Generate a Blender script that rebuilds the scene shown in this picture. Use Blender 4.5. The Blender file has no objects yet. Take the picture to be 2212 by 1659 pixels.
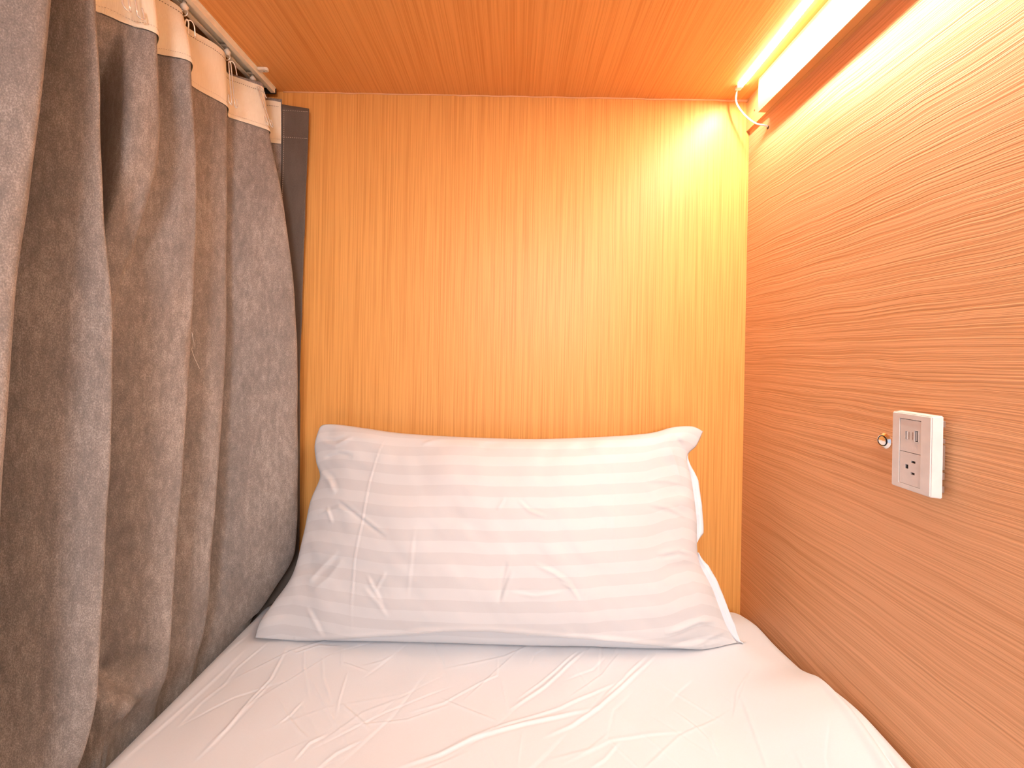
import bpy, bmesh, math, random
import numpy as np
from mathutils import Vector, Matrix

random.seed(7)
rng = np.random.default_rng(7)
C = bpy.context.scene.collection
sc = bpy.context.scene
PI = math.pi

# ------------------------------------------------------------------ camera, world, lights, exposure
# metres; x right, y towards the headboard, z up; camera height is z = 0
F, PX, PY, ROLL = 900.0, 1110.0, 768.0, math.radians(1.1)
cam = bpy.data.cameras.new('camera')
cam.sensor_width = 36.0
cam.lens = F / 2212 * 36.0
cam.shift_x = (1106 - PX) / 2212
cam.shift_y = (PY - 829.5) / 2212
cam.clip_start = 0.01
camo = bpy.data.objects.new('camera', cam)
camo.matrix_world = Matrix.Rotation(PI / 2, 4, 'X') @ Matrix.Rotation(ROLL, 4, 'Z')
C.objects.link(camo)
sc.camera = camo

w = bpy.data.worlds.new('corridor_ambient')
sc.world = w
w.use_nodes = True
w.node_tree.nodes['Background'].inputs[0].default_value = (0.72, 0.80, 1.0, 1)
w.node_tree.nodes['Background'].inputs[1].default_value = 0.8


def area(name, loc, rot, sx, sy, power, col):
    l = bpy.data.lights.new(name, 'AREA')
    l.shape = 'RECTANGLE'; l.size = sx; l.size_y = sy; l.energy = power; l.color = col
    o = bpy.data.objects.new(name, l); C.objects.link(o)
    o.location = loc; o.rotation_euler = rot
    return o


# cool room lamp beyond the open foot end, behind the camera
CORR = area('room_lamp', (0.36, -2.35, 0.55), (math.radians(78), 0, math.radians(8)), 0.7, 0.5, 34.0, (0.93, 0.93, 1.0))
LED_STRENGTH = 245.0
LED_COL = (1.0, 0.92, 0.80)
sc.view_settings.view_transform = 'Standard'
sc.view_settings.look = 'None'
sc.view_settings.gamma = 1.0
sc.view_settings.use_curve_mapping = False
sc.view_settings.exposure = 0.38

# ------------------------------------------------------------------ dimensions
XR, YH, ZC = 0.510, 0.920, 0.5727        # right wall, headboard, ceiling
ZB = -0.70                               # bed board
YF = -1.10                               # foot end
ZM = -0.532                              # mattress top


def ray(px, py):
    dx, dy = px - PX, py - PY
    c, s = math.cos(ROLL), math.sin(ROLL)
    return (dx * c + dy * s) / F, -(dy * c - dx * s) / F      # x/y , z/y


def proj(P):
    P = np.asarray(P, float)
    u = F * P[..., 0] / P[..., 1]; v = -F * P[..., 2] / P[..., 1]
    c, s = math.cos(ROLL), math.sin(ROLL)
    return np.stack([PX + u * c - v * s, PY + v * c + u * s], -1)


# ------------------------------------------------------------------ helpers
def tag(o, label=None, cat=None, group=None, kind=None):
    if label: o['label'] = label
    if cat: o['category'] = cat
    if group: o['group'] = group
    if kind: o['kind'] = kind
    return o


def empty(name, loc, label=None, cat=None, group=None):
    o = bpy.data.objects.new(name, None); C.objects.link(o)
    o.location = loc; o.empty_display_size = 0.02
    return tag(o, label, cat, group)


def link(name, me, mat=None, parent=None, loc=None, smooth=False):
    if mat: me.materials.append(mat)
    if smooth:
        me.polygons.foreach_set('use_smooth', [True] * len(me.polygons))
    o = bpy.data.objects.new(name, me); C.objects.link(o)
    if parent:
        o.parent = parent
        o.matrix_parent_inverse = Matrix.Translation(parent.location).inverted() if loc is None else Matrix.Identity(4)
    if loc is not None: o.location = loc
    return o


def bm_obj(name, bm, mat=None, parent=None, smooth=False, recalc=True):
    if recalc: bmesh.ops.recalc_face_normals(bm, faces=bm.faces)
    me = bpy.data.meshes.new(name); bm.to_mesh(me); bm.free()
    return link(name, me, mat, parent, smooth=smooth)


def add_box(bm, x0, x1, y0, y1, z0, z1, bevel=0.0, seg=2):
    r = bmesh.ops.create_cube(bm, size=1.0)
    vs = r['verts']
    bmesh.ops.scale(bm, vec=(x1 - x0, y1 - y0, z1 - z0), verts=vs)
    bmesh.ops.translate(bm, vec=((x0 + x1) / 2, (y0 + y1) / 2, (z0 + z1) / 2), verts=vs)
    if bevel:
        es = list({e for v in vs for e in v.link_edges})
        bmesh.ops.bevel(bm, geom=es, offset=bevel, segments=seg, affect='EDGES', profile=0.5)


def box(name, x0, x1, y0, y1, z0, z1, mat, parent=None, bevel=0.0, seg=2):
    bm = bmesh.new(); add_box(bm, x0, x1, y0, y1, z0, z1, bevel, seg)
    return bm_obj(name, bm, mat, parent)


def smooth_path(pts, n=6):
    pts = [Vector(p) for p in pts]
    out = []
    for i in range(len(pts) - 1):
        p0 = pts[max(i - 1, 0)]; p1 = pts[i]; p2 = pts[i + 1]; p3 = pts[min(i + 2, len(pts) - 1)]
        for k in range(n):
            t = k / n
            out.append(0.5 * ((2 * p1) + (p2 - p0) * t + (2 * p0 - 5 * p1 + 4 * p2 - p3) * t * t + (3 * p1 - p0 - 3 * p2 + p3) * t ** 3))
    out.append(pts[-1])
    return out


def add_tube(bm, pts, r, seg=8, cap=True):
    pts = [Vector(p) for p in pts]
    rings = []
    up = None
    for i, p in enumerate(pts):
        d = (pts[min(i + 1, len(pts) - 1)] - pts[max(i - 1, 0)]).normalized()
        if up is None:
            up = d.orthogonal().normalized()
        up = (up - d * up.dot(d)).normalized()
        sd = d.cross(up)
        rr = r[i] if isinstance(r, (list, tuple)) else r
        rings.append([bm.verts.new(p + (up * math.cos(a) + sd * math.sin(a)) * rr) for a in [2 * PI * k / seg for k in range(seg)]])
    for a, b in zip(rings, rings[1:]):
        for k in range(seg):
            bm.faces.new((a[k], a[(k + 1) % seg], b[(k + 1) % seg], b[k]))
    if cap:
        bm.faces.new(rings[0][::-1]); bm.faces.new(rings[-1])


def tube(name, pts, r, mat, parent=None, seg=8):
    bm = bmesh.new(); add_tube(bm, pts, r, seg)
    return bm_obj(name, bm, mat, parent, smooth=True)


def add_prism_y(bm, poly, y0, y1):
    """polygon of (x, z) extruded along y"""
    a = [bm.verts.new((x, y0, z)) for x, z in poly]
    b = [bm.verts.new((x, y1, z)) for x, z in poly]
    n = len(poly)
    for k in range(n):
        bm.faces.new((a[k], a[(k + 1) % n], b[(k + 1) % n], b[k]))
    bm.faces.new(a[::-1]); bm.faces.new(b)


def grid_mesh(name, P, uv=None, close_u=False):
    """P: (nu, nv, 3) array of points -> quad mesh"""
    nu, nv = P.shape[:2]
    idx = np.arange(nu * nv).reshape(nu, nv)
    if close_u:
        i0 = idx; i1 = np.roll(idx, -1, 0)
        q = np.stack([i0[:, :-1], i1[:, :-1], i1[:, 1:], i0[:, 1:]], -1).reshape(-1, 4)
    else:
        q = np.stack([idx[:-1, :-1], idx[1:, :-1], idx[1:, 1:], idx[:-1, 1:]], -1).reshape(-1, 4)
    me = bpy.data.meshes.new(name)
    me.vertices.add(nu * nv); me.vertices.foreach_set('co', P.reshape(-1).astype(np.float32))
    me.loops.add(q.size); me.loops.foreach_set('vertex_index', q.reshape(-1).astype(np.int32))
    me.polygons.add(len(q)); me.polygons.foreach_set('loop_start', np.arange(0, q.size, 4, dtype=np.int32))
    me.update(calc_edges=True)
    if uv is not None:
        l = me.uv_layers.new(name='UVMap')
        l.data.foreach_set('uv', uv.reshape(-1, 2)[q.reshape(-1)].reshape(-1).astype(np.float32))
    me.validate()
    return me


def vnoise(x, y, seed=0):
    """smooth value noise, numpy"""
    x = np.asarray(x, float); y = np.asarray(y, float)
    xi = np.floor(x).astype(int); yi = np.floor(y).astype(int)
    fx = x - xi; fy = y - yi
    fx = fx * fx * fx * (fx * (fx * 6 - 15) + 10); fy = fy * fy * fy * (fy * (fy * 6 - 15) + 10)

    def h(a, b):
        n = (a * 374761393 + b * 668265263 + seed * 144665) & 0x7fffffff
        n = ((n ^ (n >> 13)) * 1274126177) & 0x7fffffff
        return ((n ^ (n >> 16)) & 0xffff) / 32767.5 - 1
    a = h(xi, yi) * (1 - fx) + h(xi + 1, yi) * fx
    b = h(xi, yi + 1) * (1 - fx) + h(xi + 1, yi + 1) * fx
    return a * (1 - fy) + b * fy


def ridge(A, B, line, width, height, taper=0.25):
    """displacement of a crease polyline (list of 2-D points) over coordinates A, B"""
    line = np.asarray(line, float)
    seg = np.linalg.norm(np.diff(line, axis=0), axis=1); L = seg.sum()
    best = np.full(A.shape, 1e9); along = np.zeros(A.shape); acc = 0.0; side = np.zeros(A.shape)
    for (p, q, l) in zip(line[:-1], line[1:], seg):
        d = (q - p) / max(l, 1e-9)
        t = np.clip((A - p[0]) * d[0] + (B - p[1]) * d[1], 0, l)
        r = np.hypot(A - p[0] - d[0] * t, B - p[1] - d[1] * t)
        m = r < best
        sd = (A - p[0]) * d[1] - (B - p[1]) * d[0]
        side = np.where(m, sd, side)
        best = np.where(m, r, best); along = np.where(m, acc + t, along)
        acc += l
    s = along / L
    env = np.clip(np.minimum(s, 1 - s) / taper, 0, 1) ** 0.8
    x = best / width
    up = np.exp(-(np.where(side > 0, x * 0.75, x * 1.7)) ** 1.35)
    return height * env * (up - 0.30 * np.where(side > 0, 0.3, 1.0) * np.exp(-((x - 1.5) ** 2) / 0.6))


# ------------------------------------------------------------------ materials
class NB:
    def __init__(s, name):
        s.m = bpy.data.materials.new(name); s.m.use_nodes = True
        s.t = s.m.node_tree; s.n = s.t.nodes; s.l = s.t.links
        s.b = s.n['Principled BSDF']

    def node(s, typ, **kw):
        nd = s.n.new(typ)
        for k, v in kw.items():
            if k.startswith('i_'):
                nd.inputs[k[2:].replace('_', ' ')].default_value = v
            else:
                setattr(nd, k, v)
        return nd

    def link(s, a, b): s.l.new(a, b)

    def coords(s, scale, kind='Object', warp=None):
        tc = s.node('ShaderNodeTexCoord')
        mp = s.node('ShaderNodeMapping'); mp.inputs['Scale'].default_value = scale
        s.link(tc.outputs[kind], mp.inputs['Vector'])
        return mp.outputs['Vector']

    def noise(s, vec, scale=1.0, detail=2.0, rough=0.5):
        n = s.node('ShaderNodeTexNoise'); n.inputs['Scale'].default_value = scale
        n.inputs['Detail'].default_value = detail; n.inputs['Roughness'].default_value = rough
        s.link(vec, n.inputs['Vector']); return n.outputs['Fac']

    def math(s, op, a, b=None, c=None, clamp=False):
        m = s.node('ShaderNodeMath', operation=op); m.use_clamp = clamp
        for i, v in enumerate((a, b, c)):
            if v is None: continue
            if isinstance(v, (int, float)): m.inputs[i].default_value = v
            else: s.link(v, m.inputs[i])
        return m.outputs[0]

    def ramp(s, fac, stops):
        r = s.node('ShaderNodeValToRGB')
        el = r.color_ramp.elements
        while len(el) < len(stops): el.new(0.5)
        for e, (p, c) in zip(el, stops):
            e.position = p; e.color = (*c, 1)
        s.link(fac, r.inputs[0]); return r.outputs['Color']

    def bump(s, h, strength, dist):
        b = s.node('ShaderNodeBump'); b.inputs['Strength'].default_value = strength
        b.inputs['Distance'].default_value = dist
        s.link(h, b.inputs['Height']); s.link(b.outputs[0], s.b.inputs['Normal'])

    def set(s, **kw):
        for k, v in kw.items():
            s.b.inputs[k.replace('_', ' ')].default_value = v if not (isinstance(v, tuple) and len(v) == 3) else (*v, 1)
        return s


def plain(name, col, rough=0.5, metal=0.0, **kw):
    n = NB(name); n.set(Base_Color=col, Roughness=rough, Metallic=metal, **kw)
    # faint mottling so the surface is not a flat swatch
    f = n.noise(n.coords((60, 60, 60)), 1.0, 3)
    c = n.ramp(f, [(0.3, tuple(x * 0.95 for x in col)), (0.7, tuple(min(x * 1.04, 1) for x in col))])
    n.link(c, n.b.inputs['Base Color'])
    return n.m


def wood(name, across, along, light, dark, fine, wav=0.0, bump=0.15, rough=0.42, wts=(0.24, 0.44, 0.32)):
    """laminate with long straight grain. across / along: axis indices"""
    n = NB(name)
    tc = n.node('ShaderNodeTexCoord')
    sep = n.node('ShaderNodeSeparateXYZ'); n.link(tc.outputs['Object'], sep.inputs[0])
    a = sep.outputs[across]; l = sep.outputs[along]
    if wav:
        wv = n.node('ShaderNodeCombineXYZ')
        n.link(n.math('MULTIPLY', a, 11.0), wv.inputs[0]); n.link(n.math('MULTIPLY', l, 7.0), wv.inputs[1])
        nz = n.noise(wv.outputs[0], 1.0, 2.0, 0.5)
        a = n.math('ADD', a, n.math('MULTIPLY', n.math('SUBTRACT', nz, 0.5), wav))

    def layer(fa, fl, det, seed):
        cv = n.node('ShaderNodeCombineXYZ')
        n.link(n.math('MULTIPLY', a, fa), cv.inputs[0]); n.link(n.math('MULTIPLY', l, fl), cv.inputs[1])
        cv.inputs[2].default_value = seed
        return n.noise(cv.outputs[0], 1.0, det, 0.55)
    g1 = layer(fine * 0.10, 0.5, 2, 1.3)
    g2 = layer(fine * 0.42, 2.2, 2, 5.1)
    g3 = layer(fine, 7.0, 1, 9.7)
    g = n.math('ADD', n.math('MULTIPLY', g1, wts[0]), n.math('ADD', n.math('MULTIPLY', g2, wts[1]), n.math('MULTIPLY', g3, wts[2])))
    mid = tuple((x + y) / 2 for x, y in zip(light, dark))
    c = n.ramp(g, [(0.34, dark), (0.46, mid), (0.54, light), (0.70, tuple(min(1, x * 1.07) for x in light))])
    n.link(c, n.b.inputs['Base Color'])
    n.set(Roughness=rough, Specular_IOR_Level=0.35)
    if bump: n.bump(n.math('ADD', n.math('MULTIPLY', g2, 0.7), n.math('MULTIPLY', g3, 0.3)), bump, 0.002)
    return n.m


W_L, W_D = (0.76, 0.345, 0.090), (0.63, 0.250, 0.055)
M_HEAD = wood('headboard_laminate', 0, 2, (0.77, 0.368, 0.100), (0.63, 0.265, 0.060), 800, bump=0.08, wts=(0.13, 0.50, 0.37))
M_CEIL = wood('ceiling_laminate', 0, 1, (0.82, 0.385, 0.115), (0.70, 0.29, 0.072), 640, wav=0.004, bump=0.15, wts=(0.15, 0.50, 0.35))
M_WALL = wood('embossed_wall_laminate', 2, 1, (0.81, 0.425, 0.215), (0.63, 0.295, 0.125), 760, wav=0.013, bump=0.5, rough=0.45, wts=(0.08, 0.58, 0.34))
M_BATTEN = wood('batten_laminate', 2, 1, (0.66, 0.36, 0.14), (0.58, 0.30, 0.105), 900, bump=0.05, rough=0.35)
M_BASE = wood('bed_board_wood', 0, 1, (0.45, 0.22, 0.08), (0.33, 0.15, 0.05), 400)
M_DARK = plain('gap_shade_board', (0.02, 0.018, 0.018), 0.7)  # near-black colour stands in for the shade in the curtain gap
M_PLASTER = plain('corridor_paint', (0.75, 0.75, 0.76), 0.7)
M_CORFL = plain('corridor_floor_vinyl', (0.30, 0.30, 0.32), 0.5)
M_WHITE = plain('white_plastic', (0.78, 0.72, 0.685), 0.22)
M_MODULE = plain('white_module_plastic', (0.74, 0.675, 0.64), 0.30)
M_CREAM = plain('cream_plastic', (0.80, 0.70, 0.56), 0.4)
M_RAIL = plain('cream_painted_rail', (0.88, 0.80, 0.63), 0.35)
M_HOLE = plain('dark_socket', (0.012, 0.009, 0.008), 0.6)
M_PRINT = plain('brown_print', (0.30, 0.16, 0.10), 0.6)
M_CHROME = plain('chrome', (0.82, 0.80, 0.78), 0.08, 1.0)
M_STEEL = plain('hook_wire', (0.86, 0.80, 0.70), 0.25, 0.4)
M_BRACKET = plain('zinc_bracket', (0.55, 0.53, 0.52), 0.35, 0.9)
M_CABLE = plain('white_cable', (0.86, 0.83, 0.80), 0.35)
M_CAULK = plain('caulk', (0.80, 0.42, 0.20), 0.5)
M_SCREW = plain('brass_screw', (0.30, 0.17, 0.08), 0.4, 0.6)
M_THREAD = plain('white_thread', (0.85, 0.80, 0.74), 0.7)
M_STITCH = plain('dark_stitch', (0.16, 0.10, 0.07), 0.8)
M_STITCHL = plain('light_stitch', (0.62, 0.50, 0.40), 0.8)


def emit(name, col, strength):
    n = NB(name); n.set(Base_Color=(0.9, 0.88, 0.84), Roughness=0.4)
    n.b.inputs['Emission Color'].default_value = (*col, 1)
    n.b.inputs['Emission Strength'].default_value = strength
    return n.m


M_LED = emit('glowing_led_silicone', LED_COL, LED_STRENGTH)
M_SLEEVE = emit('led_sleeve_side', LED_COL, 18.0)
M_DIODE = emit('led_diode', (1, 0.93, 0.82), 40.0)


def velvet():
    n = NB('taupe_velour')
    v = n.coords((1, 1, 1))
    big = n.noise(n.coords((16, 16, 7)), 1.0, 5, 0.68)
    fine = n.noise(n.coords((900, 900, 520)), 1.0, 2, 0.6)
    mott = n.noise(n.coords((150, 150, 50)), 1.0, 3, 0.6)
    f = n.math('ADD', n.math('MULTIPLY', big, 0.30), n.math('ADD', n.math('MULTIPLY', fine, 0.44), n.math('MULTIPLY', mott, 0.26)))
    c = n.ramp(f, [(0.33, (0.125, 0.108, 0.096)), (0.50, (0.225, 0.194, 0.172)), (0.65, (0.42, 0.365, 0.32))])
    n.link(c, n.b.inputs['Base Color'])
    n.set(Roughness=0.75, Sheen_Weight=0.22, Sheen_Roughness=0.45)
    n.b.inputs['Sheen Tint'].default_value = (0.95, 0.85, 0.75, 1)
    n.bump(n.math('ADD', n.math('MULTIPLY', fine, 0.7), n.math('MULTIPLY', mott, 0.6)), 0.35, 0.0015)
    return n.m


def weave(name, lo, hi, sx, sz, rough=0.8):
    n = NB(name)
    a = n.noise(n.coords((sx, sx, sz)), 1.0, 2)
    b = n.noise(n.coords((40, 40, 12)), 1.0, 2)
    f = n.math('ADD', n.math('MULTIPLY', a, 0.5), n.math('MULTIPLY', b, 0.5))
    c = n.ramp(f, [(0.3, lo), (0.7, hi)])
    n.link(c, n.b.inputs['Base Color']); n.set(Roughness=rough)
    n.bump(a, 0.25, 0.001)
    return n.m


M_VELVET = velvet()
M_TAPE = weave('cream_heading_tape', (0.80, 0.69, 0.51), (0.88, 0.79, 0.62), 700, 60)
M_TWILL = weave('grey_twill_lining', (0.085, 0.064, 0.050), (0.15, 0.113, 0.088), 900, 900)


def cotton(name, stripes=False):
    n = NB(name)
    base = (0.69, 0.72, 0.765)
    fib = n.noise(n.coords((700, 700, 700)), 1.0, 2)
    if stripes:
        uv = n.coords((1, 1, 1), 'UV')
        sp = n.node('ShaderNodeSeparateXYZ'); n.link(uv, sp.inputs[0])
        s = n.math('SINE', n.math('MULTIPLY', sp.outputs[1], PI))
        s = n.math('ADD', n.math('MULTIPLY', s, 14.0), 0.5, clamp=True)
        mx = n.node('ShaderNodeMix', data_type='RGBA')
        n.link(s, mx.inputs['Factor'])
        mx.inputs['A'].default_value = (0.575, 0.562, 0.560, 1)
        mx.inputs['B'].default_value = (0.618, 0.610, 0.608, 1)
        n.link(mx.outputs['Result'], n.b.inputs['Base Color'])
        n.link(n.math('MULTIPLY_ADD', s, -0.12, 0.62), n.b.inputs['Roughness'])
        n.set(Specular_IOR_Level=0.45, Sheen_Weight=0.1)
    else:
        c = n.ramp(fib, [(0.3, tuple(x * 0.98 for x in base)), (0.7, base)])
        n.link(c, n.b.inputs['Base Color'])
        n.set(Roughness=0.6, Specular_IOR_Level=0.3, Sheen_Weight=0.1)
    n.bump(fib, 0.06, 0.0006)
    return n.m


M_SHEET = cotton('white_cotton_sheet')
M_PILLOW = cotton('striped_sateen', True)

# ------------------------------------------------------------------ the bunk shell
T = 0.018
struct = lambda o, label=None: tag(o, label, kind='structure')
struct(box('wall_back', -0.70, XR + T, YH, YH + T, ZB, ZC, M_HEAD), 'light oak laminate headboard panel with fine vertical grain')
struct(box('wall_right', XR, XR + T, YF, YH, ZB, ZC, M_WALL), 'oak laminate side wall with embossed horizontal grain')
struct(box('ceiling', -0.70, XR + T, YF, YH + T, ZC, ZC + T, M_CEIL), 'oak laminate bunk ceiling with grain running towards headboard')
struct(box('floor', -0.70, XR + T, YF, YH, ZB - 0.03, ZB, M_BASE), 'wooden bed board under the mattress')
struct(box('gap_blocker', -0.70, -0.685, 0.02, YH + T, ZB, ZC, M_DARK), 'unseen dark panel added behind the curtain to keep its gaps black')  # added panel: blocks outside light and blackens the gap beside the headboard

# caulk bead along the ceiling joint
bm = bmesh.new()
pts, rad = [], []
for k in range(131):
    x = -0.52 + 1.03 * k / 130
    pts.append((x, YH - 0.0004, ZC - 0.0006 - 0.0008 * (vnoise(x * 24, 3.3, 4) > 0.25)))
    rad.append(0.0013 + 0.0007 * abs(float(vnoise(x * 40, 0.5, 2))) + (0.0022 * max(0, (x - 0.42) / 0.09) if x > 0.42 else 0))
add_tube(bm, pts, rad, 6)
struct(bm_obj('trim_3', bm, M_CAULK, smooth=True), 'uneven caulk bead along joint of headboard and ceiling')

# battens at the top of the right wall
YB = 0.848
t1 = struct(box('trim_1', 0.487, 0.5035, YF, YB, 0.504, ZC - 0.0004, M_BATTEN, bevel=0.0006, seg=1), 'thick wooden batten under ceiling beside the light strip')
t2 = struct(box('trim_2', 0.5035, XR, YF, YH, 0.504, ZC, M_BATTEN), 'thin backing strip behind the batten')


def screw(parent, x, y, z, r):
    bm = bmesh.new()
    prof = [(0, r * 0.55), (0.0006, r * 0.7), (-0.0004, r)]
    pts = [(x + 0.0006, y, z), (x - 0.0004, y, z)]
    add_tube(bm, pts, [r, r * 0.8], 10)
    add_box(bm, x - 0.0007, x - 0.0003, y - r * 0.7, y + r * 0.7, z - r * 0.12, z + r * 0.12)
    return bm_obj('screw', bm, M_SCREW, parent)


bx, bz = ray(1664, 176); yy = 0.487 / bx; screw(t1, 0.487, yy, bz * yy, 0.0028)
bx, bz = ray(1630, 238); yy = 0.5035 / bx; screw(t2, 0.5035, yy, bz * yy, 0.0028)

# ------------------------------------------------------------------ LED strip light with its cable
led = empty('led_light_strip', (0.455, 0.5, ZC), 'glowing white LED strip stuck along ceiling beside the batten', 'light strip')
y0, y1 = YF + 0.05, 0.868
xl = lambda y: 0.4500 + 0.0105 * min(max((y - 0.4) / 0.47, -0.5), 1)
bm = bmesh.new()
prof = [(-0.0055, 0.0), (-0.0055, -0.0036), (-0.0046, -0.0042), (0.0046, -0.0042), (0.0055, -0.0036), (0.0055, 0.0)]
rings = []
for k in range(60):
    y = y0 + (y1 - y0) * k / 59
    rings.append([bm.verts.new((xl(y) + a, y, ZC - 0.0003 + b)) for a, b in prof])
for a, b in zip(rings, rings[1:]):
    for k in range(len(prof) - 1): bm.faces.new((a[k], a[k + 1], b[k + 1], b[k]))
bm.faces.new(rings[0]); bm.faces.new(rings[-1][::-1])
slv = bm_obj('silicone_sleeve', bm, M_SLEEVE, led)
bm = bmesh.new()
v_ = [[bm.verts.new((xl(y_) + a_, y_, ZC - 0.0048)) for a_ in (-0.0043, 0.0043)] for y_ in np.linspace(y0 + 0.002, y1 - 0.002, 40)]
for p_, q_ in zip(v_, v_[1:]): bm.faces.new((p_[0], q_[0], q_[1], p_[1]))
bm_obj('glowing_face', bm, M_LED, led)
bm = bmesh.new()
y = y1 - 0.012
while y > 0.55:
    add_box(bm, xl(y) + 0.0045, xl(y) + 0.0066, y - 0.0018, y + 0.0018, ZC - 0.0035, ZC - 0.0006)
    y -= 0.0072
tag(bm_obj('diode_row', bm, M_DIODE, led), kind='stuff')
bm = bmesh.new()
add_box(bm, xl(y1) - 0.0062, xl(y1) + 0.0062, y1 - 0.002, y1 + 0.010, ZC - 0.0058, ZC - 0.0003, 0.0012)
ec = bm_obj('end_cap', bm, M_CABLE, led)
hx, hz = ray(1659, 275); yh = XR / hx; zh = hz * yh
cp = [(xl(y1), y1 + 0.008, ZC - 0.003), (xl(y1) + 0.001, y1 + 0.016, ZC - 0.008), (xl(y1) + 0.004, y1 + 0.020, ZC - 0.026),
      (0.4765, y1 + 0.012, ZC - 0.054), (0.492, y1 - 0.002, ZC - 0.080), (XR - 0.003, yh + 0.0015, zh + 0.004), (XR + 0.004, yh, zh)]
tube('power_cable', smooth_path(cp, 8), 0.0017, M_CABLE, led, 10)
bm = bmesh.new()
add_tube(bm, [(XR + 0.001, yh, zh - 0.0005), (XR - 0.0006, yh, zh - 0.0005)], 0.0034, 14)
gr = tag(bm_obj('cable_hole', bm, M_HOLE), None, kind='structure'); gr.name = 'trim_4'
gr['label'] = 'small dark cable hole drilled in the right wall'

# ------------------------------------------------------------------ mattress with its sheet
mat_root = empty('mattress', (0, 0, ZB), 'mattress under a creased white sheet filling the bunk', 'mattress')
XL_M, XR_M = -0.527, 0.504
ys = np.unique(np.concatenate([np.linspace(YF + 0.02, 0.42, 60), np.linspace(0.42, 0.895, 320), 0.895 + 0.022 * np.sin(np.linspace(0, PI / 2, 12))]))
xs_top = np.linspace(XL_M + 0.0305, XR_M - 0.0305, 720)
RAD = 0.030
ang = np.linspace(0, PI / 2, 12)
xl_arc = XL_M + RAD - RAD * np.cos(ang); xr_arc = XR_M - RAD + RAD * np.sin(ang)
zl_arc = -RAD + RAD * np.sin(ang); zr_arc = -RAD + RAD * np.cos(ang)
cs_x = np.concatenate([[XL_M, XL_M, XL_M], xl_arc, xs_top, xr_arc, [XR_M, XR_M, XR_M]])
cs_d = np.concatenate([[None, None, None], zl_arc, np.zeros_like(xs_top), zr_arc, [None, None, None]]).astype(object)
NX, NY = len(cs_x), len(ys)
Xg = np.repeat(cs_x[:, None], NY, 1); Yg = np.repeat(ys[None, :], NX, 0)
D = np.array([0.0 if d is None else float(d) for d in cs_d])[:, None]
# height of the top: slight crown, rising along the wall side towards the foot
wall_h = np.interp(ys, [0.40, 0.50, 0.58, 0.637, 0.69, 0.7625, 0.833, 0.92], [-0.488, -0.486, -0.480, -0.489, -0.512, -0.522, -0.523, -0.540])
ker = np.hanning(31); ker /= ker.sum()
wall_fine = np.convolve(np.pad(np.interp(np.linspace(ys[0], ys[-1], 900), ys, wall_h), 15, mode='edge'), ker, 'valid')
wall_h = np.interp(ys, np.linspace(ys[0], ys[-1], 900), wall_fine)
left_h = np.interp(ys, [YF, 0.5, 0.92], [-0.535, -0.537, -0.540])
wr = np.clip((Xg - 0.30) / 0.18, 0, 1); wr = wr * wr * (3 - 2 * wr)
wl = np.clip((-0.36 - Xg) / 0.15, 0, 1); wl = wl * wl * (3 - 2 * wl)
Zt = ZM + wr * (wall_h[None, :] - ZM) + wl * (left_h[None, :] - ZM)
Zt = Zt + 0.0022 * vnoise(Xg * 7, Yg * 7, 11) + 0.0010 * vnoise(Xg * 22 + Yg * 9, Yg * 15 - Xg * 8, 12)
inner = np.clip(np.minimum(Xg - XL_M, XR_M - Xg) / 0.03, 0, 1)


def on_bed(pts, z=ZM):
    out = []
    for px, py in pts:
        a, b = ray(px, py); y = z / b
        out.append((a * y, y))
    return out


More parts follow.
